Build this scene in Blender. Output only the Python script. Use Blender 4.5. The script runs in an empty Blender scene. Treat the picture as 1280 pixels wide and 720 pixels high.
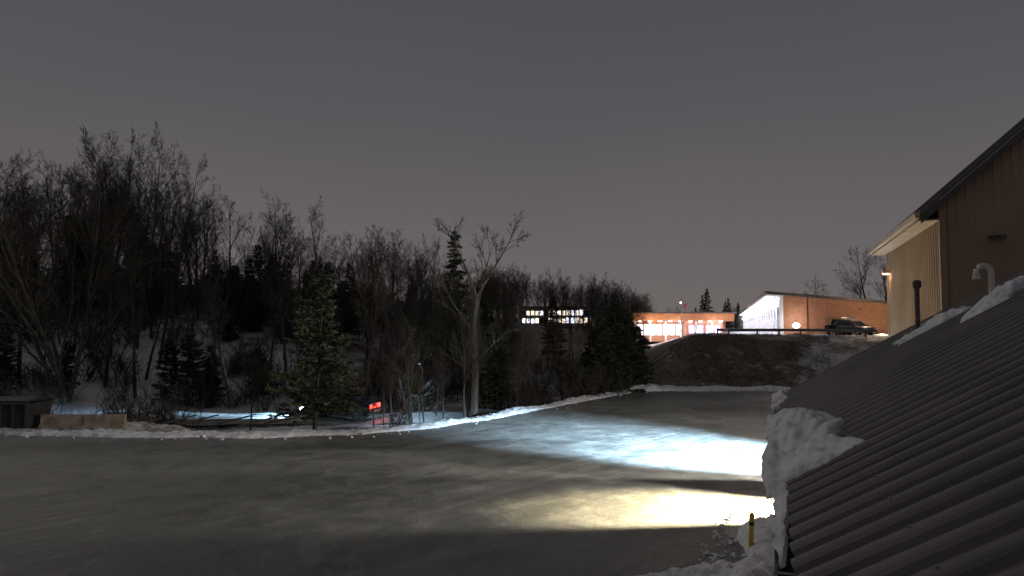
import bpy, math, random
from mathutils import Vector, Matrix, noise
random.seed(7)
sc=bpy.context.scene
A=math.radians(20); SA,CA=math.sin(A),math.cos(A)
CZ=5.2
def W(r,D,z=0.0):            # camera-aligned frame (metres), positions read off image coordinates -> world
    return Vector((-SA*D+CA*r, CA*D+SA*r, z))
def S(u,D,z=0.0): return W(u*D,D,z)  # u is horizontal image offset over focal length, D is depth
def sm(t):
    t=max(0.0,min(1.0,t)); return t*t*(3-2*t)
def lerp(pts,x):
    if x<=pts[0][0]: return pts[0][1]
    for (a,b),(c,d) in zip(pts,pts[1:]):
        if x<=c: return b+(d-b)*(x-a)/(c-a)
    return pts[-1][1]
# ---------------- materials ----------------
def newmat(name):
    m=bpy.data.materials.new(name); m.use_nodes=True
    nt=m.node_tree; return m,nt,nt.nodes['Principled BSDF']
def mat(name,c1,c2=None,scale=5,rough=.7,bump=0,metal=0,detail=6,rough2=None,spec=.5):
    m,nt,b=newmat(name)
    b.inputs['Roughness'].default_value=rough; b.inputs['Metallic'].default_value=metal
    b.inputs['Specular IOR Level'].default_value=spec
    if c2 is None: c2=tuple(x*.75 for x in c1)
    tc=nt.nodes.new('ShaderNodeTexCoord')
    n=nt.nodes.new('ShaderNodeTexNoise'); n.inputs['Scale'].default_value=scale; n.inputs['Detail'].default_value=detail
    nt.links.new(tc.outputs['Object'],n.inputs['Vector'])
    r=nt.nodes.new('ShaderNodeValToRGB'); r.color_ramp.elements[0].position=.35; r.color_ramp.elements[1].position=.65
    r.color_ramp.elements[0].color=(*c2,1); r.color_ramp.elements[1].color=(*c1,1)
    nt.links.new(n.outputs['Fac'],r.inputs['Fac']); nt.links.new(r.outputs['Color'],b.inputs['Base Color'])
    if bump:
        bp=nt.nodes.new('ShaderNodeBump'); bp.inputs['Strength'].default_value=bump; bp.inputs['Distance'].default_value=.1
        nt.links.new(n.outputs['Fac'],bp.inputs['Height']); nt.links.new(bp.outputs['Normal'],b.inputs['Normal'])
    if rough2 is not None:
        mr=nt.nodes.new('ShaderNodeMapRange'); mr.inputs['To Min'].default_value=rough; mr.inputs['To Max'].default_value=rough2
        nt.links.new(n.outputs['Fac'],mr.inputs['Value']); nt.links.new(mr.outputs[0],b.inputs['Roughness'])
    return m
def emat(name,col,st):
    m,nt,b=newmat(name); b.inputs['Base Color'].default_value=(*[min(1,c)*.5 for c in col],1)
    b.inputs['Emission Color'].default_value=(*col,1); b.inputs['Emission Strength'].default_value=st
    return m
M={}
M['bark']=mat('bark',(.055,.046,.037),(.026,.022,.018),3,.9)
M['bark_pale']=mat('bark_pale',(.1,.085,.064),(.052,.044,.035),3,.9)
M['needle']=mat('needles',(.03,.036,.017),(.015,.02,.01),2,.8)
M['needle2']=mat('needles_olive',(.085,.082,.04),(.04,.042,.022),2,.8)
M['snow']=mat('snow',(.8,.8,.83),(.6,.6,.64),4,.6,.7,detail=9)
M['snowdirty']=mat('snow_dirty',(.62,.61,.6),(.2,.18,.16),2.6,.7,.9,detail=9)
M['tan']=mat('tan_siding',(.42,.3,.21),(.35,.25,.175),.9,.6)
M['trim']=mat('cream_trim',(.55,.4,.29),None,2,.5)
M['roofdark']=mat('dark_metal_roof',(.14,.128,.12),(.09,.082,.077),1.2,.36,0,.15,rough2=.6)
M['gutter']=mat('gutter',(.1,.095,.09),None,3,.4,0,.5)
M['galv']=mat('galvanised',(.4,.4,.4),(.25,.25,.25),8,.45,0,.8)
M['rust']=mat('stack_metal',(.16,.13,.11),(.08,.06,.05),10,.5,0,.6)
M['pvc']=mat('pvc_white',(.75,.74,.7),(.6,.58,.54),6,.45)
M['black']=mat('black_rubber',(.02,.02,.02),None,4,.7)
M['glass']=mat('dark_glass',(.02,.022,.025),None,2,.08)
M['brick']=mat('orange_brick',(.42,.21,.12),(.33,.16,.09),3,.8)
M['orange']=mat('orange_fascia',(.6,.26,.1),(.5,.2,.08),1,.6)
M['white']=mat('white_paint',(.8,.8,.82),(.7,.7,.72),1,.6)
M['conc']=mat('concrete',(.34,.28,.22),(.18,.145,.11),2.5,.85,.4)
M['wood']=mat('weathered_wood',(.09,.075,.06),(.04,.035,.03),4,.85,.3)
M['bin']=mat('dumpster_paint',(.035,.033,.03),(.02,.018,.016),3,.6)
M['yellow']=mat('yellow_paint',(.75,.5,.04),(.6,.38,.03),5,.5)
M['carD']=mat('car_paint_dark',(.03,.032,.038),None,2,.25,0,.3)
M['carS']=mat('car_paint_grey',(.06,.06,.065),None,2,.3,0,.4)
M['grass']=mat('dry_grass',(.19,.155,.105),(.1,.08,.056),.8,.9)
M['grey']=mat('grey_wall',(.2,.19,.18),None,2,.8)
M['flag']=mat('flag_cloth',(.5,.12,.1),(.25,.2,.4),2.5,.8)
M['e_white']=emat('lamp_white',(.85,.92,1),14)
M['e_warm']=emat('lamp_warm',(1,.75,.45),9)
M['e_win']=emat('window_lit',(1,.82,.66),2.2)
M['e_win2']=emat('window_lit_cool',(.8,.82,1),4)
M['e_purple']=emat('window_violet',(.5,.45,1),3)
M['e_red']=emat('tail_light',(1,.03,.02),9)
M['e_head']=emat('head_light',(.8,.9,1),25)
# ---------------- mesh builder ----------------
class MB:
    def __init__(s): s.v=[];s.f=[]
    def box(s,a,b,mtx=None):
        i=len(s.v)
        for z in (a[2],b[2]):
            for x,y in((a[0],a[1]),(b[0],a[1]),(b[0],b[1]),(a[0],b[1])):
                p=Vector((x,y,z)); s.v.append(mtx@p if mtx else p)
        s.f+=[(i,i+3,i+2,i+1),(i+4,i+5,i+6,i+7)]+[(i+k,i+(k+1)%4,i+4+(k+1)%4,i+4+k) for k in range(4)]
    def tube(s,pts,rad,n=8,cap=False):
        i0=len(s.v); m=len(pts)
        for k,p in enumerate(pts):
            d=(pts[min(k+1,m-1)]-pts[max(k-1,0)])
            if d.length<1e-6: d=Vector((0,0,1))
            d.normalize()
            a=d.cross(Vector((0,0,1)) if abs(d.z)<.9 else Vector((1,0,0))).normalized(); b=d.cross(a)
            for j in range(n):
                t=2*math.pi*j/n; s.v.append(p+(a*math.cos(t)+b*math.sin(t))*rad[k])
        for k in range(m-1):
            for j in range(n):
                q=i0+k*n; s.f.append((q+j,q+(j+1)%n,q+n+(j+1)%n,q+n+j))
        if cap:
            s.f.append(tuple(i0+j for j in range(n))[::-1]); s.f.append(tuple(i0+(m-1)*n+j for j in range(n)))
    def prism(s,poly,o,ax,ay,az,depth):   # poly in (ax,ay) extruded along az
        i=len(s.v); n=len(poly)
        for d in (0,depth):
            for x,y in poly: s.v.append(o+ax*x+ay*y+az*d)
        s.f.append(tuple(range(i,i+n))[::-1]); s.f.append(tuple(range(i+n,i+2*n)))
        s.f+=[(i+k,i+(k+1)%n,i+n+(k+1)%n,i+n+k) for k in range(n)]
    def quad(s,*p):
        i=len(s.v); s.v+=list(p); s.f.append(tuple(range(i,i+len(p))))
    def mesh(s,name,m):
        me=bpy.data.meshes.new(name); me.from_pydata([tuple(v) for v in s.v],[],s.f); me.materials.append(M[m] if isinstance(m,str) else m); me.update(); return me
    def obj(s,name,m,parent=None,smooth=False,bevel=0):
        me=s.mesh(name,m); o=bpy.data.objects.new(name,me); sc.collection.objects.link(o)
        if smooth: me.polygons.foreach_set('use_smooth',[True]*len(me.polygons))
        if bevel:
            b=o.modifiers.new('b','BEVEL'); b.width=bevel; b.segments=2; b.limit_method='ANGLE'
        if parent: o.parent=parent
        return o
def empty(name,loc=(0,0,0),rot=0):
    o=bpy.data.objects.new(name,None); sc.collection.objects.link(o); o.location=loc; o.rotation_euler=(0,0,rot); o.empty_display_size=.2; return o
def inst(name,me,loc,rot,scale,parent=None):
    o=bpy.data.objects.new(name,me); sc.collection.objects.link(o); o.location=loc; o.rotation_euler=(random.uniform(-.07,.07),random.uniform(-.07,.07),rot)
    o.scale=scale if isinstance(scale,tuple) else (scale,)*3
    if parent: o.parent=parent
    return o
def light(kind,name,loc,col,en,target=None,parent=None,**k):
    l=bpy.data.lights.new(name,kind); l.color=col; l.energy=en
    for a,b in k.items(): setattr(l,a,b)
    o=bpy.data.objects.new(name,l); sc.collection.objects.link(o); o.location=loc
    if target is not None: o.rotation_euler=(Vector(target)-Vector(loc)).to_track_quat('-Z','Y').to_euler()
    if parent: o.parent=parent
    return o
# ---------------- terrain ----------------
EDGE=[(-200,36),(-60,35.5),(-24.7,34.7),(-12.7,33.7),(-7.3,34.7),(-1.8,40),(5.1,50.9),(9.8,58.2),(14,58.8),(20.8,58.2),(45,58.2),(200,58)]
def T(r,D):
    d=D-lerp(EDGE,r)
    if d<.3 and D<70: return -.05
    u=r/max(D,1)
    z=-.05-.75*sm((d-.5)/5)*(1-sm((u-.12)/.08))
    w=lerp([(-.5,1),(-.3,.9),(-.12,.6),(0,.25),(.05,.1),(.12,0)],u)
    z+=w*(sm((D-50)/48)*9.5+sm((D-100)/120)*9)
    far=(1-w)*sm((D-110)/110)*4.2
    w2=sm((u-.145)/.115)
    rt=(4.25+.05)*sm((D-59.5)/14)-.9*sm((D-88)/60)*(1-sm((u-.33)/.1))
    z=z+max(w2*rt,far)
    z+=.35*sm(d/6)*noise.noise(Vector((r*.15,D*.15,0)))*(1-.8*w2)+(.12+.1*w2)*sm(d/3)*noise.noise(Vector((r*.6,D*.6,3)))
    return z
def axis(a,b,st,lo,hi):
    L=[a+i*st for i in range(int((b-a)/st)+1)]
    s=st;x=a
    while x>lo: s*=1.35; x-=s; L.insert(0,x)
    s=st;x=L[-1]
    while x<hi: s*=1.18; x+=s; L.append(x)
    return L
rs=axis(-60,50,1.0,-1500,1500); ds=axis(24,110,.9,-300,2500)
mb=MB(); cover=[]
for D in ds:
    for r in rs:
        mb.v.append(W(r,D,T(r,D)))
        u=r/max(D,1)
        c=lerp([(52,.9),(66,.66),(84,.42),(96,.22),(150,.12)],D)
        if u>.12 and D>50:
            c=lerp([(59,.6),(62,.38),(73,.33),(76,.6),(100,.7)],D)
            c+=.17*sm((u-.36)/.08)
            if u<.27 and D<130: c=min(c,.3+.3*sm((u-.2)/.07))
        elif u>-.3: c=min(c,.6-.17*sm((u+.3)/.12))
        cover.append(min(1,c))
nr=len(rs)
for i in range(len(ds)-1):
    for j in range(nr-1):
        q=i*nr+j; mb.f.append((q,q+1,q+nr+1,q+nr))
m,nt,b=newmat('ground_cover'); N=nt.nodes.new; Lk=nt.links.new
at=N('ShaderNodeAttribute'); at.attribute_name='cover'
geo=N('ShaderNodeNewGeometry')
n1=N('ShaderNodeTexNoise'); n1.inputs['Scale'].default_value=.45; n1.inputs['Detail'].default_value=9; n1.inputs['Roughness'].default_value=.7
Lk(geo.outputs['Position'],n1.inputs['Vector'])
ad=N('ShaderNodeMath'); ad.operation='ADD'; Lk(at.outputs['Fac'],ad.inputs[0]); Lk(n1.outputs['Fac'],ad.inputs[1])
mr=N('ShaderNodeMapRange'); mr.inputs['From Min'].default_value=.9; mr.inputs['From Max'].default_value=1.08; Lk(ad.outputs[0],mr.inputs['Value'])
n2=N('ShaderNodeTexNoise'); n2.inputs['Scale'].default_value=3; n2.inputs['Detail'].default_value=8; Lk(geo.outputs['Position'],n2.inputs['Vector'])
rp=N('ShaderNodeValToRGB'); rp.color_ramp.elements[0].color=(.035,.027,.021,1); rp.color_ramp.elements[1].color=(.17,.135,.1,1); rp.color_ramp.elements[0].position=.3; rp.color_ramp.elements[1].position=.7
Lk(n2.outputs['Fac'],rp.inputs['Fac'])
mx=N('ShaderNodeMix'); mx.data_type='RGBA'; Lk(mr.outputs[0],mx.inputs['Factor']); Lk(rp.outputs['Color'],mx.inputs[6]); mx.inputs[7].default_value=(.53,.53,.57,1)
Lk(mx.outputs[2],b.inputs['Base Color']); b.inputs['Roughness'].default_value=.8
bp=N('ShaderNodeBump'); bp.inputs['Strength'].default_value=.7; bp.inputs['Distance'].default_value=.25; Lk(n2.outputs['Fac'],bp.inputs['Height']); Lk(bp.outputs['Normal'],b.inputs['Normal'])
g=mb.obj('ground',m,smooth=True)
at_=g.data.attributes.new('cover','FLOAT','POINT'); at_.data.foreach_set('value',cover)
# ---------------- parking lot ----------------
m,nt,b=newmat('icy_asphalt'); N=nt.nodes.new; Lk=nt.links.new
geo=N('ShaderNodeNewGeometry')
def nz(sc_,det,rot=0,scale=(1,1,1),dist=0,rough=.55):
    mp=N('ShaderNodeMapping'); mp.vector_type='TEXTURE'; mp.inputs['Rotation'].default_value=(0,0,rot); mp.inputs['Scale'].default_value=tuple(1/k for k in scale)
    Lk(geo.outputs['Position'],mp.inputs['Vector']); n=N('ShaderNodeTexNoise'); n.inputs['Scale'].default_value=sc_; n.inputs['Detail'].default_value=det
    n.inputs['Distortion'].default_value=dist; n.inputs['Roughness'].default_value=rough; Lk(mp.outputs[0],n.inputs['Vector']); return n.outputs['Fac']
def rng(x,a,b_,c,d):
    r=N('ShaderNodeMapRange'); r.inputs['From Min'].default_value=a; r.inputs['From Max'].default_value=b_; r.inputs['To Min'].default_value=c; r.inputs['To Max'].default_value=d; Lk(x,r.inputs['Value']); return r.outputs[0]
def mul(x,y,op='MULTIPLY'):
    k=N('ShaderNodeMath'); k.operation=op
    for i,q in enumerate((x,y)):
        if isinstance(q,(int,float)): k.inputs[i].default_value=q
        else: Lk(q,k.inputs[i])
    return k.outputs[0]
big=rng(nz(.055,3,A+.1,(.5,1.3,1),.4),.36,.64,0,1)
brk=rng(nz(.12,5,0,(1,1,1),.3,.6),.42,.6,0,1)     # where tracks survive
trk2=mul(rng(nz(1.9,3,1.22,(.012,1.5,1),.04,.6),.5,.57,0,1),brk)
trk3=mul(rng(nz(1.7,3,.88,(.012,1.5,1),.06,.6),.55,.6,0,1),brk)
fine=nz(11,9,0,(1,1,1),0,.78)
med=rng(nz(.6,11,0,(1,1,1),.3,.75),.42,.64,0,1)
slush=rng(nz(.2,13,A,(1.3,.75,1),.3,.8),.53,.6,0,1)
fr=mul(mul(big,.4),mul(mul(trk2,.13),mul(med,.2),'ADD'),'ADD')
fr=mul(mul(fr,mul(slush,.22),'ADD'),mul(trk3,.1),'ADD')
fr=mul(fr,rng(fine,.3,.7,.5,1.45))
rp=N('ShaderNodeValToRGB'); rp.color_ramp.elements[0].color=(.068,.067,.061,1); rp.color_ramp.elements[1].color=(.4,.395,.375,1); rp.color_ramp.elements[0].position=.1; rp.color_ramp.elements[1].position=1
Lk(fr,rp.inputs['Fac']); Lk(rp.outputs['Color'],b.inputs['Base Color'])
Lk(rng(med,0,1,.38,.78),b.inputs['Roughness'])
bp=N('ShaderNodeBump'); bp.inputs['Strength'].default_value=.5; bp.inputs['Distance'].default_value=.03; Lk(mul(fine,mul(mul(med,.8),mul(trk2,.3),'ADD'),'ADD'),bp.inputs['Height']); Lk(bp.outputs['Normal'],b.inputs['Normal'])
mb=MB()
xs=[-120,-80,-60,-45,-35,-24.7,-20,-16,-12.7,-10,-7.3,-4.5,-1.8,1.6,5.1,7.5,9.8,14,20.8,30,45]
top=[]
for r in xs:
    a=W(r,-25,.006); c=W(r,lerp(EDGE,r)+.2,.006); top.append((a,c))
for (a,c),(d,e) in zip(top,top[1:]): mb.quad(a,d,e,c)
mb.obj('parking_lot',m)
LOTM=m
# valley road
mb=MB(); pr=None
for i in range(58):
    r=-70+i*1.25; Dc=45.2+2.5*math.sin((r+20)*.04)+max(0,r+2)**1.3*.35
    p=[W(r,Dc-2.9,T(r,Dc)+.2),W(r,Dc+2.9,T(r,Dc)+.2)]
    if pr: mb.quad(pr[0],p[0],p[1],pr[1])
    pr=p
mb.obj('road',LOTM)
# snow banks
def bank(name,pts,w,h,seed,mt='snow',rg=1.0):
    mb=MB(); P=[]
    for (a,b_) in zip(pts,pts[1:]):
        a=Vector(a);b_=Vector(b_); n=max(1,int((b_-a).length/.1))
        P+=[a.lerp(b_,i/n) for i in range(n)]
    P.append(Vector(pts[-1])); K=15
    for i,p in enumerate(P):
        d=(P[min(i+1,len(P)-1)]-P[max(i-1,0)]).normalized(); nn=Vector((-d.y,d.x,0))
        s=i*.1; en=min(1,(i+.01)*.1/.8,(len(P)-1-i+.01)*.1/.8)**.5
        hh=(h*(.65+.8*noise.noise(Vector((s*.25,seed,0))))+.05)*en; ww=w*(1+.5*noise.noise(Vector((s*.4,seed+9,0)))+.3*noise.noise(Vector((s*1.7,seed+2,0))))*en
        off=.35*w*noise.noise(Vector((s*.3,seed+4,0)))
        for k in range(K):
            t=k/(K-1)*2-1; z=max(0,(1-t*t))**.8*hh*(1+.5*noise.noise(Vector((s*1.1,t*2,seed))))-(.06 if abs(t)==1 else 0)
            z+=rg*(.09*noise.noise(Vector((s*3,t*4,seed+2)))+.07*noise.noise(Vector((s*7,t*7,seed+5)))+.04*noise.noise(Vector((s*15,t*14,seed+6))))*(1-t*t)
            mb.v.append(p+nn*(t*ww*.5+off)+Vector((0,0,z)))
    for i in range(len(P)-1):
        for k in range(K-1):
            q=i*K+k; mb.f.append((q,q+K,q+K+1,q+1))
    return mb.obj(name,mt,smooth=True)
bank('snow_bank',[W(r,D+.5,0) for r,D in [(-70,36),(-45,35.4),(-24.7,34.9),(-18,34),(-12.7,33.9),(-7.3,34.9),(-4,37.6),(-1.8,40.2),(1.6,45.4),(5.1,51),(9.8,58)]],1.2,.2,1)
bank('snow_bank',[W(r,D,0) for r,D in [(9,57.9),(12,59.4),(15,58.6),(19,59.2),(24,58),(32,58)]],1.9,.42,5)
bank('snow_bank',[Vector((-.9,12.3,0)),Vector((-.55,15.5,0)),Vector((-.2,19,0)),Vector((.8,23,0))],1.5,.4,21,'snow',1.5)
bank('snow_bank',[Vector((-2.6,13.6,0)),Vector((-2.3,14.6,0)),Vector((-1.4,15.5,0)),Vector((-.7,16.6,0))],1.3,.26,31,'snow',2.0)
bank('snow_bank',[W(-24,36.6,0),W(-20,36.9,0),W(-16,36.2,0)],2.0,.35,41,'snowdirty')
def chunks(name,pts,n,spread,seed,mt='snow',sz=.03):
    rnd=random.Random(seed); mb=MB()
    for i in range(n):
        k=rnd.randrange(len(pts)-1); p=pts[k].lerp(pts[k+1],rnd.random())+Vector((rnd.gauss(0,spread),rnd.gauss(0,spread),0)); s=abs(rnd.gauss(0,sz))+.012
        base=len(mb.v); o=rnd.random()*100
        for j in range(4):
            ph=(j+.5)/4*math.pi
            for q_ in range(6):
                th=q_/6*6.283; v=Vector((math.sin(ph)*math.cos(th),math.sin(ph)*math.sin(th),math.cos(ph)*.7))
                mb.v.append(p+v*s*(1+.6*noise.noise(v*1.5+Vector((o,0,0))))+Vector((0,0,s*.3)))
        for j in range(3):
            for q_ in range(6): mb.f.append((base+j*6+q_,base+j*6+(q_+1)%6,base+j*6+6+(q_+1)%6,base+j*6+6+q_))
        mb.f.append(tuple(base+q_ for q_ in range(6))[::-1])
    mb.obj(name,mt)
chunks('snow_chunks',[Vector((-2.9,13.8,0)),Vector((-2,14.8,0)),Vector((-1.2,15.6,0)),Vector((-1.2,18,0)),Vector((-.9,21,0))],320,.32,1)
chunks('snow_chunks',[W(r,D-.1,0) for r,D in [(-45,35.4),(-24.7,34.7),(-12.7,33.8),(-7.3,34.6),(-1.8,39.8),(5.1,50.6),(9.8,57.6),(20,57.6)]],200,.4,2,sz=.035)
# ---------------- trees ----------------
def bare(seed,H=16,spread=.5,limbs=11,first=.3,twig=1.0,stems=1,mt='bark',minr=.014):
    rnd=random.Random(seed); mb=MB()
    def br(p,d,L,r,lv):
        n=(8,5,4,3,2)[lv]; pts=[p];rad=[r]; dd=d.copy(); st=L/n
        for i in range(n):
            j=(.09,.16,.2,.22,.22)[lv]
            dd=(dd+Vector((rnd.uniform(-j,j),rnd.uniform(-j,j),rnd.uniform(-j,j)+(.07 if lv else .03)))).normalized()
            p=p+dd*st; pts.append(p); rad.append(max(minr*.6,r*(1-.88*(i+1)/n)))
        mb.tube(pts,rad,(7,5,3,3,3)[lv])
        if lv==4: return
        nc=(limbs,7,6,4)[lv]; nc=int(nc*(twig if lv>1 else 1))
        for c in range(nc):
            t=(first+(1-first)*(c+rnd.random()*.8)/nc) if lv==0 else .2+.8*(c+rnd.random())/nc
            t=min(t,.99); k=min(int(t*n),n-1); q=pts[k].lerp(pts[k+1],t*n-k)
            ax=(pts[k+1]-pts[k]).normalized(); a=rnd.uniform(0,6.28)
            o=ax.cross(Vector((math.cos(a),math.sin(a),.3))).normalized()
            ang=rnd.uniform(.5,1.0)*(spread if lv==0 else .7)/.5*.6
            nd=(ax*math.cos(ang)+o*math.sin(ang)).normalized()
            if lv==0: ln=L*(1-t*.7)*rnd.uniform(.42,.7)
            else: ln=L*(1-t*.5)*rnd.uniform(.35,.62)
            rr=max(minr*(1,1,1,.8,.7)[lv],(r*(1-.85*t))*rnd.uniform(.45,.65))
            br(q,nd,ln,rr,lv+1)
    for s in range(stems):
        if stems==1: d=Vector((rnd.uniform(-.08,.08),rnd.uniform(-.08,.08),1))
        else:
            a=6.28*s/stems+rnd.random(); l=rnd.uniform(.15,.45); d=Vector((math.cos(a)*l,math.sin(a)*l,1))
        br(Vector((0,0,-.3)),d.normalized(),H*(1 if stems==1 else rnd.uniform(.8,1)),H*.0125*(1 if stems==1 else .8),0)
    return mb.mesh('bare_tree',mt)
def conifer(seed,H=10,R=2.4,dens=1.0,droop=.25,shape=.8,low=.1,mt='needle',size=.16,gap=.0):
    rnd=random.Random(seed); tb=MB(); mb=MB()
    tb.tube([Vector((0,0,-.3)),Vector((.05,0,H*.5)),Vector((0,.05,H))],[H*.014,H*.009,.02],6)
    z=H*low
    while z<H*.99:
        t=(z-H*low)/(H*(1-low)); L0=R*((1-t)**shape)+.12
        for k in range(rnd.randint(4,7)):
            if rnd.random()<gap: continue
            a=rnd.uniform(0,6.28); L=L0*rnd.uniform(.45,1.2); up=rnd.uniform(.0,.35)-droop*(1-t)
            d=Vector((math.cos(a),math.sin(a),up)); side=Vector((-math.sin(a),math.cos(a),0))
            p0=Vector((0,0,z)); tb.tube([p0,p0+d*L],[.025,.008],3)
            nn=int(L*26*dens)+3
            for i in range(nn):
                s=rnd.uniform(.15,1)**.8; c=p0+d*(L*s)+side*rnd.gauss(0,.16*L*(1.1-s)+.05)+Vector((0,0,rnd.gauss(0,.06)-.1*s*s*L*droop))
                e=Vector((rnd.gauss(0,1),rnd.gauss(0,1),rnd.gauss(0,.6)))*size*.8+d*size
                f=Vector((rnd.gauss(0,1),rnd.gauss(0,1),rnd.gauss(0,.6)))*size*.5
                mb.quad(c-f,c+e,c+f)
        z+=rnd.uniform(.16,.34)*(H/10)**.5
    n=len(tb.v); tb.v+=mb.v; nf=len(tb.f); tb.f+=[tuple(i+n for i in f) for f in mb.f]
    me=tb.mesh('conifer','bark'); me.materials.append(M[mt])
    for i in range(nf,len(me.polygons)): me.polygons[i].material_index=1
    return me
def brush(seed,H=2.5,n=26,mt='bark'):
    rnd=random.Random(seed); mb=MB()
    for i in range(n):
        a=rnd.uniform(0,6.28); p=Vector((rnd.gauss(0,.5),rnd.gauss(0,.5),-.1)); d=Vector((math.cos(a)*.45,math.sin(a)*.45,1)).normalized(); L=H*rnd.uniform(.5,1)
        pts=[p]
        for k in range(5):
            d=(d+Vector((rnd.gauss(0,.14),rnd.gauss(0,.14),rnd.gauss(0,.05)))).normalized(); q=pts[-1]+d*L/5; pts.append(q)
            for c in range(4):
                e=(d+Vector((rnd.gauss(0,.6),rnd.gauss(0,.6),rnd.gauss(0,.3)))).normalized(); l=L*rnd.uniform(.12,.35)
                m_=q+e*l*.5; mb.tube([q,m_,m_+(e+Vector((rnd.gauss(0,.3),rnd.gauss(0,.3),.1)))*l*.5],[.011,.009,.005],3)
        mb.tube(pts,[.03,.025,.02,.016,.012,.006],4)
    return mb.mesh('brush',mt)
BT=[bare(s,16,.5+.13*(s%3),11+s%4,.3+.05*(s%3)) for s in range(6)]
BTP=[bare(40+s,16,.5,11,.33,mt='bark_pale') for s in range(2)]
CF=[conifer(s,11,2.3,1.0,.25,.8,.1) for s in range(3)]
CW=[conifer(20+s,8,2.5,1.1,.05,.5,.03,size=.2,gap=.12) for s in range(3)]
BR=[brush(s) for s in range(3)]
OUT=[(-.95,185),(-.711,190),(-.66,205),(-.6,198),(-.55,212),(-.49,200),(-.44,158),(-.40,140),(-.333,158),(-.3,128),(-.267,138),(-.23,112),(-.19,116),(-.15,92),(-.11,102),(-.05,78),(-.02,64),(.03,60),(.067,54),(.1,57),(.133,46),(.178,34)]
wood=empty('woodland')
def plant(u,D,top=None,meshes=BT,h0=16,par=wood,name='tree',hs=None,wid=1.0):
    r=u*D; zb=T(r,D)
    h=hs if hs else (CZ+top/900*D-zb)
    s=h/h0
    return inst(name,random.choice(meshes),W(r,D,zb),random.uniform(0,6.28),(s*wid,s*wid,s),par)
for i in range(250):
    u=random.uniform(-.98,.17); D=random.uniform(58,125)
    if 0<u<.115 and random.random()<.75: continue
    tp=lerp(OUT,u)*(random.uniform(.45,.95) if random.random()<.72 else random.uniform(.9,1.1))
    if D<72: tp*=.8
    ms=BT if random.random()<.88 else BTP
    h=CZ+tp/900*D-T(u*D,D)
    if h<4: continue
    plant(u,D,tp,ms,16,wid=random.uniform(.8,1.15)*max(1,11/h)**.5)
for i in range(80):     # far dense belt
    u=random.uniform(-1.0,.17); D=random.uniform(120,190)
    if 0<u<.115: continue
    plant(u,D,lerp(OUT,u)*random.uniform(.5,.84),BT,16,wid=1.2)
for i in range(185):      # understory evergreens
    u=random.uniform(-.98,.15); D=random.uniform(74,122)
    if 0<u<.115 and random.random()<.8: continue
    tp=lerp(OUT,u)*random.uniform(.08,.72)
    h=CZ+tp/900*D-T(u*D,D)
    if h<3: continue
    plant(u,D,tp,CF+CW[:1],11,wid=max(1.15,7/h)**.7)
for i in range(190):
    u=random.uniform(-.95,.16); D=random.uniform(70,115); 
    if 0<u<.115: continue
    plant(u,D,None,BR,2.5,hs=random.uniform(2.2,5.2))
brushes=empty('undergrowth')
for i in range(140):
    u=random.uniform(-.75,.15); D=lerp(EDGE,u*45)+random.uniform(3,32)
    if abs(D-45.5)<4 and u<0: continue
    if u<-.42 and random.random()<.5: continue
    if -.42<u<-.2 and D<43: continue
    plant(u,D,None,BR,2.5,hs=random.uniform(1.2,3.6),par=brushes,name='brush')
for i in range(44):
    u=random.uniform(-.2,.16); D=lerp(EDGE,u*50)+random.uniform(4,20)
    plant(u,D,None,BTP+BT,16,hs=random.uniform(3,7) if u<0 else random.uniform(2.5,5.2),par=brushes,name='sapling')
# distant belts beyond the buildings
far=empty('distant_trees')
for i in range(110):
    u=random.uniform(-.05,.2); D=random.uniform(150,270); tp=lerp([(-.05,75),(.1,58),(.15,52),(.18,40),(.2,18)],u)*random.uniform(.6,1)
    if -.01<u<.12: D=random.uniform(310,350)
    plant(u,D,tp,BT,16,par=far,wid=1.1)
for i in range(14):
    u=random.uniform(.0,.115); plant(u,random.uniform(190,270),random.uniform(8,48),BT,16,par=far,wid=.9)
for i in range(60):
    u=random.uniform(.17,.36); D=random.uniform(270,340); plant(u,D,random.uniform(4,20),BT+CF,14,par=far)
for uu,tp in [(.265,40),(.272,48),(.293,32),(.303,36),(.312,30),(.255,24),(.235,18),(.33,20)]:
    plant(uu,230,tp,CF,11,par=far,wid=.8)
for uu,tp,D in [(.5,90,130),(.515,70,140),(.485,62,150),(.42,54,170),(.53,80,145),(.4,40,190)]:
    plant(uu,D,tp,BT,16,par=far,wid=1.3)
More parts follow.
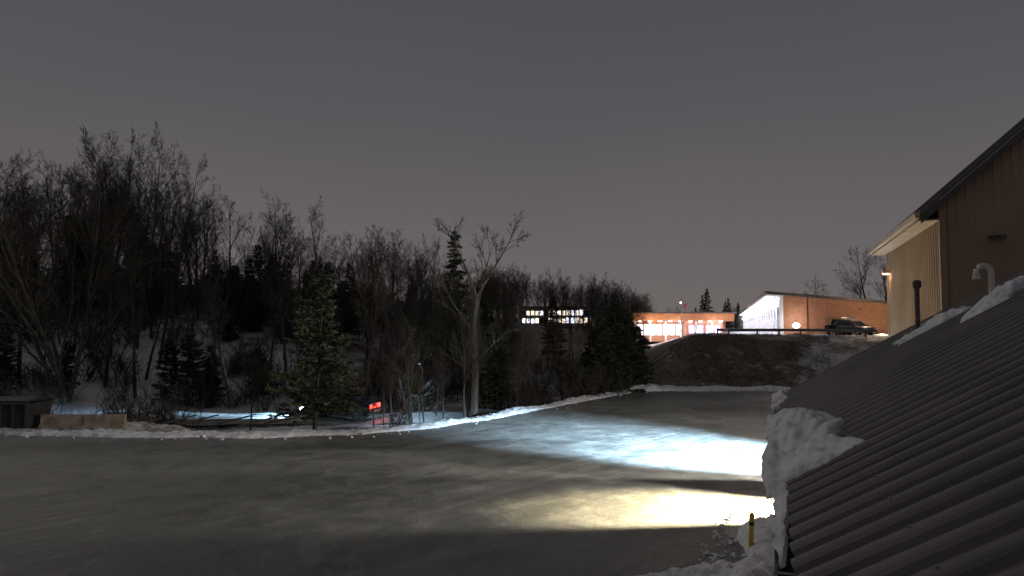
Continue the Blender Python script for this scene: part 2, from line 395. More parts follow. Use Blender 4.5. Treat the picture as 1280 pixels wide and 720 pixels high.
# individually visible trees
BIG=bare(101,17,.55,12,.12,1.15,stems=4,mt='bark_pale')
inst('bare_tree',BIG,S(-.615,54,T(-.615*54,54)),.6,1.14)
def fork():
    mb=MB(); rnd=random.Random(3)
    def limb(p,d,L,r,lv,cur=0):
        pts=[p];rad=[r];n=6;q=p;dd=Vector(d).normalized()
        for i in range(n):
            dd=(dd+Vector((rnd.uniform(-.1,.1),rnd.uniform(-.1,.1),rnd.uniform(-.06,.1)))).normalized(); q=q+dd*L/n; pts.append(q); rad.append(max(.012,r*(1-.8*(i+1)/n)))
        mb.tube(pts,rad,6 if lv<2 else 4)
        if lv>=3: return
        for c in range((6,5,4)[lv]):
            k=rnd.randint(2,5); ax=(pts[k]-pts[k-1]).normalized(); a=rnd.uniform(0,6.28)
            o=ax.cross(Vector((math.cos(a),math.sin(a),.2))).normalized(); g=rnd.uniform(.4,.8)
            limb(pts[k],ax*math.cos(g)+o*math.sin(g),L*rnd.uniform(.25,.5),max(.014,rad[k]*.6),lv+1)
    mb.tube([Vector((0,0,-.3)),Vector((.1,0,3)),Vector((-.05,0,6)),Vector((.15,0,7.8))],[.22,.19,.16,.13],9)
    X=Vector((CA,SA,0)); Y=Vector((-SA,CA,0)); Z=Vector((0,0,1)); c=Vector((.15,0,7.8))
    limb(c,X*.62+Z,5.0,.1,0); limb(c,-X*.35+Z*1.1,5.2,.1,0); limb(c-Z*1.2,X*.2+Z+Y*.4,5.3,.075,0); limb(c-Z*2.5,-X*.9+Z*1.1,4.6,.085,0); limb(c-Z*4,X*.9+Z*.9,3,.06,1); limb(c-Z*5,-X*1.0+Z*.8,3.2,.06,1)
    return mb.mesh('fork','bark_pale')
o=inst('dead_tree',fork(),S(-.052,46,-.75),0,1.0); o.rotation_euler=(0,0,0)
PINE=conifer(77,9.2,2.7,1.15,.12,.62,.12,'needle2',.17,.15)
inst('pine_tree',PINE,S(-.272,40.5,-.7),.3,.97)
inst('pine_tree',conifer(78,6.5,1.6,1,.2,.8,.08,'needle2',.15),S(-.14,51,-.8),.3,1)
inst('pine_tree',conifer(79,6,1.7,1,.1,.7,.08,'needle'),S(-.02,51,-.6),.3,1)
inst('spruce_tree',conifer(80,14,2.2,1.2,.45,.85,.2,'needle'),S(-.083,64,T(-5,64)),.3,(1,1,.97))
for u_,D_,h_ in [(.125,57,5.3),(.143,58,7.4),(.162,60,6.6),(.11,60,4.6),(.173,62,5.2)]:
    inst('cedar_tree',random.choice(CW),S(u_,D_,T(u_*D_,D_)),random.random()*6,(h_/8*.95,h_/8*.95,h_/8))
for u_,D_,h_ in [(-.44,54,5.4),(-.415,55,4.4),(-.47,55,4.6),(-.35,56,4),(-.62,57,4.2),(-.7,57,5)]:
    inst('cedar_tree',random.choice(CW),S(u_,D_,T(u_*D_,D_)),random.random()*6,(h_/8*.8,h_/8*.8,h_/8))
for u_,D_,h_,ms in [(-.205,51,11,BTP),(-.39,53,8,BT),(-.36,41,4.5,BT),(-.29,54,9,BT),(-.52,56,12,BT),(-.68,58,15,BT),(-.1,52,8,BT),(.03,54,6.5,BTP),(.07,58,6,BT),(.1,60,6,BTP),(-.165,51,7.5,BT),(-.19,41.5,4,BT),(-.12,42,5,BT)]:
    inst('bare_tree',random.choice(ms),S(u_,D_,T(u_*D_,D_)),random.random()*6,h_/16)
# grass on embankment
mb=MB()
for i in range(18000):
    u=random.uniform(.16,.44); D=random.uniform(60.5,75); r=u*D
    if noise.noise(Vector((r*.3,D*.3,5)))<-.12: continue
    p=W(r,D,T(r,D)-.02); h=random.uniform(.06,.28); a=random.uniform(0,6.28); s=Vector((math.cos(a),math.sin(a),0))*.025
    mb.quad(p-s,p+s,p+Vector((random.gauss(0,.12),random.gauss(0,.12),h)))
mb.obj('dry_grass','grass')
# ---------------- near metal-roofed building ----------------
lb=empty('metal_roofed_shed')
SL=.575; EZ=4.1; Y1=11.45; Y0=-4
def roofz(x): return EZ+SL*x
nrm=Vector((-SL,0,1)).normalized()
mb=MB(); pitch=.25; pr=None; y=Y0; prof=[]
while y<Y1:
    for fy,fh in((0,0),(.4,.0),(.47,.026),(.54,.04),(.62,.045),(.78,.045),(.86,.04),(.93,.026)):
        prof.append((y+fy*pitch,fh))
    y+=pitch
prof=[p for p in prof if p[0]<=Y1]+[(Y1,0)]
for yy,h in prof:
    a=Vector((.07,yy,roofz(.07)))+nrm*h; c=Vector((7,yy,roofz(7)))+nrm*h
    if pr: mb.quad(pr[0],a,c,pr[1])
    pr=(a,c)
mb.obj('roof','roofdark',lb)
mb=MB()   # screws along purlin lines
for xx in (.5,1.3,2.1,2.9,3.7):
    y=Y0+.7*pitch
    while y<Y1-.1:
        p=Vector((xx,y,roofz(xx)))+nrm*.047; mb.tube([p-nrm*.004,p+nrm*.006],[.008,.006],6,True); y+=pitch*2
mb.obj('roof_screws','galv',lb)
mb=MB(); mb.prism([(0,-.16),(6.8,6.8*SL-.16),(6.8,6.8*SL+.06),(0,.06)],Vector((.07,Y1+.005,roofz(.07))),Vector((1,0,0)),Vector((0,0,1)),Vector((0,1,0)),.04)
mb.obj('rake_trim','roofdark',lb)
mb=MB() # gutter U profile
mb.prism([(0,0),(.12,0),(.12,.11),(.105,.11),(.105,.015),(.015,.015),(.015,.12),(0,.12)],Vector((-.02,Y0,EZ-.12)),Vector((1,0,0)),Vector((0,0,1)),Vector((0,1,0)),Y1-Y0)
mb.obj('gutter','gutter',lb)
mb=MB()
y=Y0+.3
while y<Y1: mb.box((-.025,y,EZ-.012),(.1,y+.03,EZ-.006)); y+=.6
mb.obj('gutter_straps','galv',lb)
mb=MB(); mb.box((.3,Y0,0),(7,Y1-.3,EZ-.1)); mb.obj('walls','tan',lb)
mb=MB(); mb.box((.1,Y0,EZ-.16),(.32,Y1,EZ-.125)); mb.obj('soffit','trim',lb)
mb=MB(); mb.tube([Vector((.05,5.0,4.0)),Vector((.2,5,3.7)),Vector((.22,5,0))],[.045]*3,8); mb.obj('downspout','gutter',lb)
def roofsnow(name,outline,th,seed,over=0):
    y0,y1,fn=outline; mb=MB(); ny,nx=80,44
    for i in range(ny+1):
        a=i/ny; yy=y0+(y1-y0)*a; x0,x1=fn(a)
        j=.22*noise.noise(Vector((yy*3,seed,0)))*(x1-x0)+.14*noise.noise(Vector((yy*9,seed,0)))*(x1-x0); x1+=j
        if over: x0+=.06*noise.noise(Vector((yy*4,seed+3,0)))
        else: x0+=.12*noise.noise(Vector((yy*7,seed+3,0)))*(x1-x0)
        for k in range(nx+1):
            t=k/nx; x=x0+(x1-x0)*t
            e=min(1,4*t)*min(1,3.2*(1-t))*min(1,6*a)*min(1,6*(1-a)); e=max(0,e)**.5
            if over: e=min(1,9*t+.3)**.5*min(1,2.2*(1-t))**.6*min(1,7*a)**.5*min(1,7*(1-a))**.5
            h=th*e*(.72+.7*noise.noise(Vector((x*2.2,yy*1.6,seed)))+.45*noise.noise(Vector((x*7,yy*6,seed)))+.25*noise.noise(Vector((x*18,yy*16,seed))))+.03*min(1,e*2)
            base=roofz(max(x,.0))-(.02 if e<.1 else 0)
            mb.v.append(Vector((x,yy,base+h+(-.25*max(0,-x) if x<0 else 0))))
    for i in range(ny):
        for k in range(nx):
            q=i*(nx+1)+k; mb.f.append((q,q+1,q+nx+2,q+nx+1))
    return mb.obj(name,'snow',lb,smooth=True)
roofsnow('roof_snow_lump',(5.1,8.9,lambda a:(-.08-.03*math.sin(a*9),.56*(1-a)**.4*(1-.25*math.sin(a*8)**2)+.05)),.19,3,1)
roofsnow('roof_snow_corner',(10.2,11.3,lambda a:(-.06,.12+.1*a)),.1,8,1)
roofsnow('roof_snow_patch',(9.9,10.6,lambda a:(1.4,2.22)),.11,12)
roofsnow('roof_snow_strip',(9.0,10.1,lambda a:(1.85+.45*a,2.42+.7*a)),.13,16)
roofsnow('gutter_snow',(3.6,5.2,lambda a:(-.02,.03+.05*a)),.035,19,1)
# stack
st=empty('vent_stack',(1.73,10.47,roofz(1.73))); mb=MB()
mb.tube([Vector((0,0,-.1)),Vector((0,0,.62))],[.028,.028],12); mb.obj('pipe','rust',st,True)
mb=MB(); mb.tube([Vector((0,0,.59)),Vector((0,0,.61)),Vector((0,0,.68)),Vector((0,0,.7))],[.03,.05,.05,.02],12,True); mb.obj('cap','rust',st)
mb=MB(); mb.tube([Vector((0,0,-.08)),Vector((0,0,.05)),Vector((0,0,.09))],[.09,.06,.03],12); mb.obj('flashing','black',st)
cn=empty('curved_vent_pipe',(2.36,9.67,roofz(2.36))); mb=MB()
pts=[Vector((0,0,-.1)),Vector((0,0,.33))]+[Vector((-.075+.075*math.cos(t),0,.37+.075*math.sin(t))) for t in [i*math.pi/8 for i in range(0,9)]]+[Vector((-.15,0,.32))]
mb.tube(pts,[.032]*len(pts),12); mb.obj('pipe','pvc',cn,True)
mb=MB(); mb.tube([Vector((-.15,0,.34)),Vector((-.15,0,.29))],[.042,.042],12,True); mb.obj('elbow_collar','pvc',cn)
# ---------------- tan building ----------------
tb=empty('tan_metal_building')
BX=4.0; BY0=20.6; BY1=29.6; BE=8.3; RS=.9; BW=14
def corr(o,d,L,nv,topf,z0,pitch=.3,dep=.03):
    mb=MB(); pr=None; s=0
    while s<L:
        for f,h in((0,0),(.6,0),(.7,dep),(.9,dep)):
            q=s+f*pitch
            if q>L: break
            a=o+d*q+nv*h; a.z=z0; c=a.copy(); c.z=topf(q)
            if pr: mb.quad(pr[0],a,c,pr[1])
            pr=(a,c)
        s+=pitch
    return mb
X=Vector((1,0,0)); Y=Vector((0,1,0)); Z=Vector((0,0,1))
corr(Vector((BX,BY1,0)),-Y,BY1-BY0,-X,lambda q:BE+.1,0,.3,.045).obj('side_wall','tan',tb)
corr(Vector((BX,BY0,0)),X,BW,-Y,lambda q:BE+.06+RS*min(q,BW-q),0,.2,.018).obj('gable_wall','tan',tb)
mb=MB(); mb.box((BX+.03,BY0+.03,0),(BX+BW,BY1,BE)); mb.obj('core','tan',tb)
mb=MB(); mb.box((BX-.07,BY0-.07,0),(BX+.07,BY0+.07,BE-.02)); mb.box((BX-.07,BY1-.05,0),(BX+.07,BY1+.08,BE)); mb.obj('corner_trim','tan',tb)
OV=.5
mb=MB()
for sgn in (0,1):
    pts=[(-OV,-OV*RS+.12),(BW/2,BW/2*RS+.12),(BW/2,BW/2*RS+.24),(-OV,-OV*RS+.24)] if not sgn else [(BW+OV,-OV*RS+.12),(BW+OV,-OV*RS+.24),(BW/2,BW/2*RS+.24),(BW/2,BW/2*RS+.12)]
    mb.prism(pts,Vector((BX,BY0-.25,BE)),X,Z,Y,BY1-BY0+.7)
mb.obj('roof','roofdark',tb)
mb=MB() # roof ribs
q=BY0-.22
while q<BY1+.3:
    mb.prism([(-OV-.02,-OV*RS+.242),(BW/2,BW/2*RS+.242),(BW/2,BW/2*RS+.29),(-OV-.02,-OV*RS+.29)],Vector((BX,q,BE)),X,Z,Y,.06); q+=.3
mb.obj('roof_ribs','roofdark',tb)
mb=MB(); mb.box((BX-OV-.14,BY0-.25,BE-OV*RS+.06),(BX-OV-.01,BY1+.4,BE-OV*RS+.22)); mb.obj('gutter','trim',tb,bevel=.02)
mb=MB(); mb.prism([(-OV,-OV*RS-.08),(BW/2,BW/2*RS-.08),(BW/2,BW/2*RS+.115),(-OV,-OV*RS+.115)],Vector((BX,BY0-.26,BE)),X,Z,Y,.04); mb.obj('rake_fascia','gutter',tb)
mb=MB(); mb.box((BX-OV,BY0-.02,BE-OV*RS+.02),(BX-.04,BY1+.4,BE-OV*RS+.06)); mb.obj('eave_soffit','trim',tb)
# wall lamps
def wallpack(loc,col,en,tgt,emn,fa,fb,size,wide):
    e=empty('wall_lamp',loc); x=Vector(loc)
    mb=MB(); mb.box((-.1,-.22,.06),(.15,.22,.16)); mb.box((.05,-.2,-.12),(.15,.2,.06)); mb.obj('housing','gutter',e,bevel=.01)
    mb=MB(); mb.box((-.02,-.08,.02),(.02,.08,.05)); mb.obj('lens',emn,e)
    mb=MB()
    for ang,sg in ((fa,-1),(fb,1)):
        if ang is None: continue
        L=.3; yy=sg*math.tan(math.radians(ang))*L
        mb.box((-.06-L,yy-.004,-.3),(.05,yy+.004,.05))
    if mb.v: mb.obj('added_light_baffle','gutter',e)  # unseen plates added to cut sharp edges into the light pools
    o=light('SPOT','bulb',(-.06,0,-.02),col,en,None,e,spot_size=size,spot_blend=.75,shadow_soft_size=.015)
    o.rotation_euler=(Vector(tgt)-x).to_track_quat('-Z','Y').to_euler()
    o=light('SPOT','added_wide_fill',(-.06,0,-.02),(1,.96,.84),wide,None,e,spot_size=2.7,spot_blend=.3,shadow_soft_size=.015)  # extra wide spot added to spread a faint glow over the lot
    o.rotation_euler=Vector((-1,0,-.5)).to_track_quat('-Z','Y').to_euler()
wallpack((BX-.2,27.4,4.4),(.5,.76,1),150000,(-1.7,30.4,0),'e_white',18,None,1.05,8500)
wallpack((BX-.2,22.4,4.3),(1,.84,.5),60000,(-.4,21.3,0),'e_warm',26,14,.92,6000)
gl=empty('gable_lamp',(BX+1.15,BY0-.08,7.35)); mb=MB(); mb.box((-.16,-.2,0),(.16,.04,.07)); mb.box((-.04,-.36,-.03),(.1,-.2,.05)); mb.obj('housing','gutter',gl,bevel=.01)
el=empty('eave_lamp',(BX-.05,29.0,7.1)); mb=MB(); mb.box((-.25,-.15,0),(0,.15,.12)); mb.obj('housing','trim',el,bevel=.02)
mb=MB(); mb.box((-.22,-.1,-.03),(-.04,.1,-.003)); mb.obj('lens','e_warm',el)
light('POINT','bulb',(-.3,0,-.12),(1,.6,.35),7,None,el,shadow_soft_size=.05)
# yellow bollard
yb=empty('yellow_marker_post',S(.3256,16.9,0)); mb=MB(); mb.tube([Vector((0,0,-.1)),Vector((.04,0,.85)),Vector((.045,0,.9))],[.055,.055,.03],12,True); mb.obj('post','yellow',yb,True)
mb=MB(); mb.tube([Vector((.03,0,.62)),Vector((.034,0,.7))],[.058,.058],12); mb.obj('band','black',yb)
# ---------------- long building with arcade ----------------
ab=empty('arcade_building'); DV=math.atan2(.282,.959)
n0=Vector((31.6,85,4.0)); dl=Vector((.282,.959,0)); dr=Vector((.959,-.282,0))
def WV(v): return W(v.x,v.y,v.z)
O=WV(n0); AL=WV(dl); AR=WV(dr)
LEN=174; WID=26; HH=4.9; SR=-.1
bay=[(0,0),(.55,0),(.55,2.2)]+[(3-2.45*math.cos(t),2.2+1.55*math.sin(t)) for t in [math.pi*i/10 for i in range(1,10)]]+[(5.45,2.2),(5.45,0),(6,0),(6,4.75),(0,4.75)]
mb=MB()
for i in range(29):
    mb.prism(bay,O+AL*(6*i),AL,Z,AR,.4)
mb.obj('arcade','white',ab)
mb=MB()
mb.prism([(3.0,-.5),(WID,-.5),(WID,HH+SR*WID),(3.0,HH+SR*3)],O+AL*.3,AR,Z,AL,LEN-.6); mb.obj('walls','brick',ab)
mb=MB(); mb.prism([(.42,-.5),(2.98,-.5),(2.98,HH+SR*3),(.42,HH)],O+AL*.0,AR,Z,AL,.35); mb.obj('end_wall_return','brick',ab)
mb=MB(); mb.prism([(2.9,0),(2.99,0),(2.99,4.2),(2.9,4.2)],O+AL*.6,AR,Z,AL,LEN-1.4); mb.obj('inner_wall','grey',ab)
mb=MB(); mb.prism([(-1.6,HH-.02+.16),(WID+.8,HH+SR*(WID+2.4)+.16),(WID+.8,HH+SR*(WID+2.4)+.48),(-1.6,HH+.46)],O-AL*1.0,AR,Z,AL,LEN+2); mb.obj('roof','roofdark',ab)
mb=MB(); mb.prism([(-1.58,HH),(0.5,HH-.1),(.5,HH+.12),(-1.58,HH+.13)],O-AL*.9,AR,Z,AL,LEN+1.8); mb.obj('soffit','white',ab)
mb=MB(); mb.prism([(-1.7,HH+.13),(-1.62,HH+.13),(-1.62,HH+.44),(-1.7,HH+.44)],O-AL*1.0,AR,Z,AL,LEN+2); mb.obj('fascia','trim',ab)
def arealong(name,p,q,w,tgt,col,en,par):
    mid=(p+q)/2; l=bpy.data.lights.new(name,'AREA'); l.shape='RECTANGLE'; l.size=(q-p).length; l.size_y=w; l.energy=en; l.color=col
    o=bpy.data.objects.new(name,l); sc.collection.objects.link(o); o.parent=par
    zz=-(tgt-mid).normalized(); xx=(q-p).normalized(); xx=(xx-zz*xx.dot(zz)).normalized(); yy=zz.cross(xx)
    m=Matrix((xx,yy,zz)).transposed().to_4x4(); m.translation=mid; o.matrix_world=m
a=O+AL*2-AR*1.4+Z*(HH-.12); c=O+AL*(LEN-4)-AR*1.4+Z*(HH-.12)
arealong('soffit_lamps',a,c,.2,(a+c)/2+AR*1.2-Z*1.6,(.97,.94,1),8500,ab)
a=O+AL*2+AR*1.7+Z*4.3; c=O+AL*(LEN-4)+AR*1.7+Z*4.3
arealong('arcade_lamps',a,c,.2,(a+c)/2-Z*3,(.3,.25,1),450,ab)
mb=MB()
for i in range(28): 
    p=O+AL*(6*i+6)-AR*.15+Z*3.7; mb.tube([p-Z*.22,p,p+Z*.22],[.12,.24,.12],8,True)
mb.obj('wall_globes','e_white',ab)
mb=MB()
mb.box((0,0,0),(1.2,.08,2.2),Matrix.Translation(O+AR*7+AL*.2)@Matrix.Rotation(A-DV,4,'Z')@Matrix.Translation(Vector((0,-.1,.1)))); mb.obj('door','grey',ab)
fl=empty('flood_lamp',O+AR*1.6-AL*2.0); mb=MB(); mb.tube([Vector((0,0,0)),Vector((0,0,1.1))],[.06,.05],8); mb.obj('pole','galv',fl)
mb=MB(); mb.tube([Vector((0,0,1.0)),Vector((0,0,1.15)),Vector((0,0,1.4)),Vector((0,0,1.6))],[.1,.36,.4,.1],12,True); mb.obj('globe','e_white',fl,True)
light('POINT','bulb',(0,0,2.0),(1,.85,.75),200,None,fl,shadow_soft_size=.3)
yl=empty('yard_lamp',O+AR*8.5-AL*.25+Z*3.2); mb=MB(); mb.box((-.2,-.3,-.05),(.2,0,.1)); mb.obj('housing','gutter',yl)
light('SPOT','bulb',tuple(-AL*.8-Z*.2),(1,.84,.55),4500,None,yl,spot_size=2.5,spot_blend=.6,shadow_soft_size=.2).rotation_euler=(-AL*3+AR*1.2-Z*1.0).to_track_quat('-Z','Y').to_euler()
light('POINT','added_wall_fill',tuple(-AL*5+Z*.8),(1,.6,.38),300,None,yl,shadow_soft_size=.3)  # bare point light without a fixture, added to brighten the end wall
# ---------------- orange building ----------------
ob=empty('orange_storefront_building',W(0,0,0),A)
def B(mb,r0,r1,D0,D1,z0,z1): mb.box((r0,D0,z0),(r1,D1,z1))
zb=3.0
mb=MB(); B(mb,26,45,152,175,zb-1,zb+4.2); B(mb,36,44,150,152,zb-1,zb+3.6); mb.obj('walls','brick',ob)
mb=MB(); B(mb,25,46,149.0,176,zb+3.3,zb+4.9); mb.obj('fascia','orange',ob,bevel=.05)
mb=MB(); B(mb,24.6,46.4,148.6,176.4,zb+4.9,zb+5.15); mb.obj('roof_cap','roofdark',ob)
mb=MB()
for i in range(6): B(mb,25.3+i*3.2,25.6+i*3.2,149.3,149.6,zb-1,zb+3.3)
mb.obj('columns','white',ob)
mb=MB()
for i in range(7): B(mb,26.5+i*1.35,27.5+i*1.35,151.9,151.98,zb+.4,zb+2.6)
mb.obj('lit_windows','e_win2',ob)
mb=MB()
for i in range(4): B(mb,36.8+i*1.8,37.9+i*1.8,149.9,149.98,zb+.8,zb+2.4)
mb.obj('violet_windows','e_purple',ob)
mb=MB()
for i in range(9): B(mb,26.2+i*2.1,26.9+i*2.1,149.4,149.9,zb+3.2,zb+3.28)
mb.obj('canopy_lamps','e_white',ob)
for i,(r,c) in enumerate([(29,(1,.8,.7)),(34,(.8,.8,1)),(42,(.85,.75,1))]):
    light('POINT','bulb',(r,148.0,zb+1.8),c,600,None,ob,shadow_soft_size=.2)
for r in (30,41): light('POINT','wash',(r,143.5,zb+3.8),(1,.7,.45),260,None,ob,shadow_soft_size=.2)
# flagpole
fp=empty('flagpole',S(.2356,140,T(.2356*140,140)),A); mb=MB(); mb.tube([Vector((0,0,-.2)),Vector((0,0,8.3))],[.09,.05],8); mb.tube([Vector((0,0,8.3)),Vector((0,0,8.42)),Vector((0,0,8.55))],[.05,.12,.03],8,True); mb.obj('pole','galv',fp,True)
mb=MB(); mb.tube([Vector((-.25,0,6.7)),Vector((-.05,0,6.8))],[.16,.1],8,True); mb.obj('pole_lamp','e_white',fp)
mb=MB()
for i in range(8):
    x0,x1=.06+i*.14,.06+(i+1)*.14; f=lambda x:.14*math.sin(x*5); d=lambda x:-.7*x
    mb.quad(Vector((x0,f(x0),6.1+d(x0))),Vector((x1,f(x1),6.1+d(x1))),Vector((x1,f(x1),7.1+d(x1))),Vector((x0,f(x0),7.1+d(x0))))
mb.obj('flag','flag',fp)
light('SPOT','uplight',(.8,-1.5,.3),(1,.9,.8),1800,None,fp,spot_size=.6).rotation_euler=Vector((-.8,1.5,7)).to_track_quat('-Z','Y').to_euler()
# ---------------- distant lit building ----------------
db=empty('office_building',W(0,0,0),A); zb=6.2
mb=MB(); B(mb,3,30,280,300,zb-4,zb+6.2); mb.obj('walls','grey',db)
mb=MB(); B(mb,2.5,30.5,279.5,300,zb+6.2,zb+6.8); mb.obj('roof','roofdark',db)
rnd=random.Random(5); w1=MB(); w2=MB(); fr=MB()
for row in range(2):
    for i in range(15):
        r=4+i*1.72
        fl_=rnd.random()
        t=w1 if fl_<.62 else (w2 if fl_<.85 else fr)
        B(t,r,r+1.15,279.85,279.95,zb+.3+row*3.0,zb+2.4+row*3.0-rnd.random()*.5)
w1.obj('lit_windows','e_win',db); w2.obj('bright_windows','e_win2',db); fr.obj('dark_windows','glass',db)
# ---------------- guardrail ----------------
gr=empty('guardrail'); path=[(.285,80),(.30,77),(.34,75.6),(.40,75),(.45,74.3),(.49,72.5),(.53,70)]
P=[S(u,D,T(u*D,D)) for u,D in path]; pts=[]
for a,b_ in zip(P,P[1:]):
    n=max(1,int((b_-a).length/2)); pts+=[a.lerp(b_,i/n) for i in range(n)]
mb=MB(); pm=MB()
for p in pts:
    loc=p.copy(); pm.box((loc.x-.08,loc.y-.08,loc.z-.4),(loc.x+.08,loc.y+.08,loc.z+.72))
for a,b_ in zip(pts,pts[1:]):
    out=(b_-a).cross(Z).normalized()
    pf=[(.08,.42),(.15,.48),(.15,.52),(.09,.57),(.15,.62),(.15,.66),(.08,.72)]
    for (o1,z1),(o2,z2) in zip(pf,pf[1:]): mb.quad(a+out*o1+Z*z1,b_+out*o1+Z*z1,b_+out*o2+Z*z2,a+out*o2+Z*z2)
mb.obj('rail','galv',gr); pm.obj('posts','wood',gr)
# ---------------- vehicles ----------------
def car(name,loc,rot,paint,kind='suv',lights_on=False,beam=3500):
    e=empty(name,loc,rot)   # +x is front
    if kind=='pickup':
        L=5.4; body=[(-2.7,.5),(-2.7,1.05),(-2.65,1.15),(-.6,1.15),(1.0,1.12),(2.45,1.02),(2.7,.9),(2.72,.5),(2.3,.42),(-2.4,.42)]
        cab=[(-.65,1.12),(-.5,1.78),(.5,1.82),(1.15,1.12)]
    else:
        L=4.6; body=[(-2.25,.45),(-2.3,.75),(-2.2,1.05),(1.0,1.02),(2.0,.9),(2.3,.7),(2.3,.4),(1.9,.32),(-2.0,.32)]
        cab=[(-2.15,1.02),(-1.75,1.6),(.2,1.62),(1.05,1.0)] if kind=='suv' else [(-1.7,1.02),(-1.0,1.42),(.1,1.44),(.95,1.0)]
    h=.9
    mb=MB(); mb.prism(body,Vector((0,h,0)),X,Z,-Y,2*h); mb.obj('body',paint,e,bevel=.07)
    mb=MB()
    for s in (1,-1):
        for k,(x,z) in enumerate(cab): mb.v.append(Vector((x,s*(h-.05 if k in(0,3) else h-.2),z)))
    mb.f=[(0,1,2,3),(7,6,5,4)]+[(k,(k+1)%4,4+(k+1)%4,4+k) for k in range(4)]
    mb.obj('cab',paint,e,bevel=.05)
    gm=MB()
    c0,c1,c2,c3=[Vector((x,0,z)) for x,z in cab]
    def lp(a,b_,t): return a.lerp(b_,t)
    for s in (1,-1):
        yl_,yh=s*(h-.05+.012),s*(h-.2+.012)
        def q(t,v):
            lo=lp(c0,c3,t); hi=lp(c1,c2,t); p=lp(lo,hi,v); p.y=yl_+(yh-yl_)*v; return p
        for t0,t1 in ((.12,.46),(.5,.84)): gm.quad(q(t0,.18),q(t1,.18),q(t1,.85),q(t0,.85))
    for lo,hi,sx in ((c3,c2,1),(c0,c1,-1)):
        a=lp(lo,hi,.12);b_=lp(lo,hi,.88); off=Vector((sx*.02,0,.012)); ya=h-.15;yb_=h-.27
        gm.quad(a+off+Y*ya,a+off-Y*ya,b_+off-Y*yb_,b_+off+Y*yb_)
    gm.obj('windows','glass',e)
    wm=MB(); rm=MB()
    for wx in (-L*.3,L*.31):
        for s in (1,-1):
            c=Vector((wx,s*.8,.36)); wm.tube([c-Y*s*.12,c-Y*s*.1,c+Y*s*.1,c+Y*s*.12],[.3,.36,.36,.3],18,True); rm.tube([c+Y*s*.1,c+Y*s*.125],[.21,.19],12,True)
    wm.obj('wheels','black',e); rm.obj('rims','galv' if not lights_on else 'gutter',e)
    tm=MB(); hm=MB()
    for s in (1,-1):
        tm.box((-L/2-.03,s*.7-.18,.74),(-L/2+.06,s*.7+.23,.98)); hm.box((L/2-.12,s*.65-.18,.62),(L/2+.03,s*.65+.18,.78))
    tm.obj('tail_lights','e_red' if lights_on else 'rust',e); hm.obj('head_lights','e_head' if lights_on else 'pvc',e)
    bm_=MB(); bm_.box((-L/2-.08,-.85,.42),(-L/2+.02,.85,.6)); bm_.box((L/2-.02,-.85,.36),(L/2+.1,.85,.54)); bm_.obj('bumpers','gutter',e,bevel=.03)
    mm=MB()
    for s in (1,-1): mm.box((cab[3][0]-.3,s*.92-.1,1.05),(cab[3][0]-.15,s*.92+.1,1.2))
    mm.obj('mirrors','black',e)
    if lights_on:
        for s in (1,-1):
            # low beam, aimed down at the road
            light('SPOT','beam',(L/2+.12,s*.65,.78),(.4,.7,1),beam,None,e,spot_size=.68,spot_blend=.5,shadow_soft_size=.05).rotation_euler=(Vector((1,0,-.27))).to_track_quat('-Z','Y').to_euler()
            light('POINT','tail_glow',(-L/2-.3,s*.7,.85),(1,.05,.02),14,None,e,shadow_soft_size=.08)
    if kind=='pickup':
        rk=MB()
        for x in (-2.5,-1.6,-.75):
            for s in (1,-1): rk.box((x-.03,s*.8-.03,1.15),(x+.03,s*.8+.03,1.95))
            rk.box((x-.03,-.8,1.92),(x+.03,.8,1.98))
        for s in (1,-1): rk.box((-2.55,s*.8-.02,1.96),(1.3,s*.8+.02,2.0))
        rk.obj('ladder_rack','galv',e)
    return e
def roadpt(r): Dc=45.2+2.5*math.sin((r+20)*.04); return W(r,Dc,T(r,Dc)+.21)
car('car',roadpt(-10.9),A+math.pi-.12,'carD','sedan',True,18000)
# invented pole lamp behind the brush, added to light the icy road verge
rl=empty('added_road_light',W(-6.2,50.2,T(-6.2,50.2)),A)
mb=MB(); mb.tube([Vector((0,0,-.3)),Vector((0,0,3.1)),Vector((-.05,-.5,3.4)),Vector((-.05,-1.1,3.45))],[.07,.05,.035,.03],8); mb.obj('pole','gutter',rl)
mb=MB(); mb.box((-.14,-1.6,3.4),(.06,-1.05,3.5)); mb.obj('head','gutter',rl,bevel=.02)
mb=MB(); mb.box((-.1,-1.5,3.378),(.02,-1.2,3.397)); mb.obj('lens','e_win2',rl)
light('SPOT','bulb',(-.04,-1.4,3.34),(.45,.72,1),900,None,rl,spot_size=1.9,spot_blend=.5,shadow_soft_size=.05).rotation_euler=(Vector((0,-.4,-1))).to_track_quat('-Z','Y').to_euler()
car('pickup_truck',S(.455,81,T(.455*81,81)),A+.9,'carD','pickup')
car('suv',S(.474,77.5,T(.474*77.5,77.5)),A-1.25,'carS','suv')
# ---------------- barrier and dumpster ----------------
cb=empty('concrete_barrier',S(-.59,36.5,0),A)
mb=MB()
for i in range(2):
    mb.prism([(-.3,-.1),(.3,-.1),(.3,.15),(.16,.35),(.11,.78),(-.11,.78),(-.16,.35),(-.3,.15)],Vector((-2.1+i*2.12,0,0)),Y,Z,X,2.08)
mb.obj('segments','conc',cb,bevel=.02)
tr=empty('dumpster',S(-.705,37,0),A)
mb=MB(); mb.prism([(-1.0,.12),(.8,.12),(1.0,1.35),(-.9,1.35)],Vector((-2.6,0,0)),Y,Z,X,4.6); mb.obj('tub','bin',tr,bevel=.03)
mb=MB()
for i in range(8): mb.box((-2.55+i*.64,-1.08,.15),(-2.47+i*.64,-.96,1.38))
mb.box((-2.66,-1.1,1.3),(2.06,-.92,1.42)); mb.box((-2.66,.9,1.3),(2.06,1.06,1.42)); mb.obj('ribs_and_rim','bin',tr)
mb=MB()
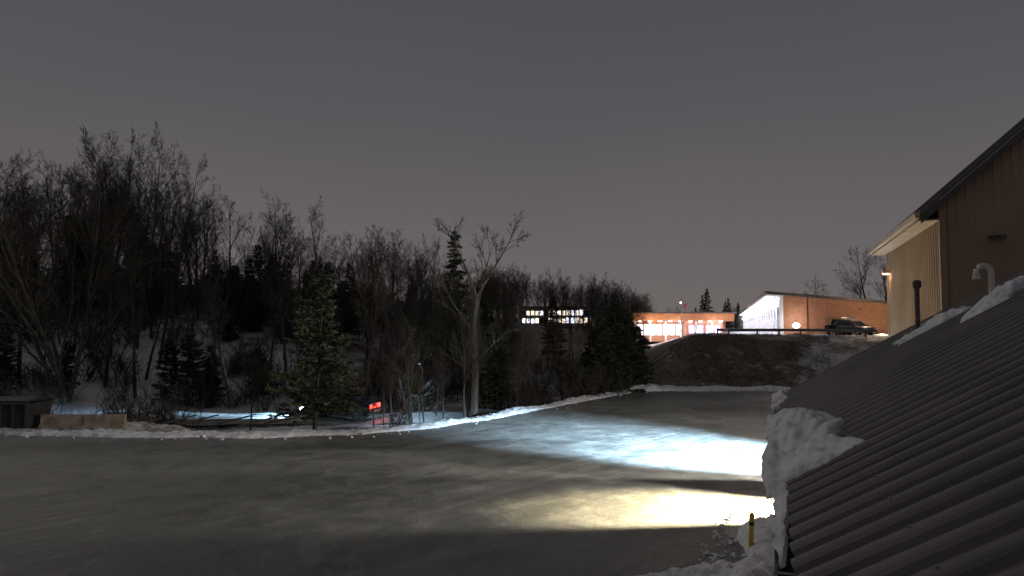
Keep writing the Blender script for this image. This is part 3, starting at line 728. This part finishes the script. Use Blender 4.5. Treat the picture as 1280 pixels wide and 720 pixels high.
for i in range(2): mb.prism([(-.95,1.43),(1.0,1.43),(1.0,1.5),(.1,1.62),(-.95,1.5)],Vector((-2.6+i*2.35,0,0)),Y,Z,X,2.25)
mb.obj('lids','black',tr)
mb=MB()
for s in(-.8,.7):
    for x in (-2.2,1.6):
        c=Vector((x,s,.09)); mb.tube([c-Y*.04,c+Y*.04],[.09,.09],12,True)
mb.obj('wheels','black',tr)
lg=MB()
for i in range(9):
    p=S(-.56+i*.03,38.5+random.random(),.15); a=random.uniform(-.3,.5); d=Vector((math.cos(a+A),math.sin(a+A),random.uniform(0,.25)))*random.uniform(1.2,2.6); lg.tube([p-d*.5,p+d*.5],[.07,.04],6,True)
lg.obj('brush_pile','wood')
# ---------------- world, sun, camera ----------------
w=bpy.data.worlds.new('World'); sc.world=w; w.use_nodes=True; nt=w.node_tree; N=nt.nodes.new; Lk=nt.links.new
bg=nt.nodes['Background']; tc=N('ShaderNodeTexCoord'); sp=N('ShaderNodeSeparateXYZ'); Lk(tc.outputs['Generated'],sp.inputs[0])
nn=N('ShaderNodeTexNoise'); nn.inputs['Scale'].default_value=1.4; nn.inputs['Detail'].default_value=4; Lk(tc.outputs['Generated'],nn.inputs['Vector'])
ma=N('ShaderNodeMath'); ma.operation='MULTIPLY_ADD'; ma.inputs[1].default_value=.12; Lk(nn.outputs['Fac'],ma.inputs[0]); Lk(sp.outputs['Z'],ma.inputs[2])
rp=N('ShaderNodeValToRGB'); cr=rp.color_ramp; cr.elements[0].position=.05; cr.elements[0].color=(.158,.137,.134,1); cr.elements[1].position=1; cr.elements[1].color=(.052,.052,.058,1)
for p,c in ((.2,(.134,.122,.126)),(.34,(.1,.095,.103)),(.5,(.077,.075,.083))):
    e=cr.elements.new(p); e.color=(*c,1)
Lk(ma.outputs[0],rp.inputs['Fac']); Lk(rp.outputs['Color'],bg.inputs['Color']); bg.inputs['Strength'].default_value=1
light('SUN','night_glow',(0,0,50),(1,.93,.84),.27,tuple(Vector((0,0,50))+Vector((.9,-.38,-.8))),None,angle=math.radians(20))
cam=bpy.data.cameras.new('Camera'); co=bpy.data.objects.new('Camera',cam); sc.collection.objects.link(co); sc.camera=co
co.location=(0,0,CZ); co.rotation_euler=(math.radians(90+3.05),0,A); cam.sensor_width=36; cam.lens=36*900/1280; cam.clip_start=.05; cam.clip_end=5000
sc.view_settings.view_transform='Standard'; sc.view_settings.look='None'; sc.view_settings.exposure=0
print('verts', sum(len(m.vertices) for m in bpy.data.meshes))
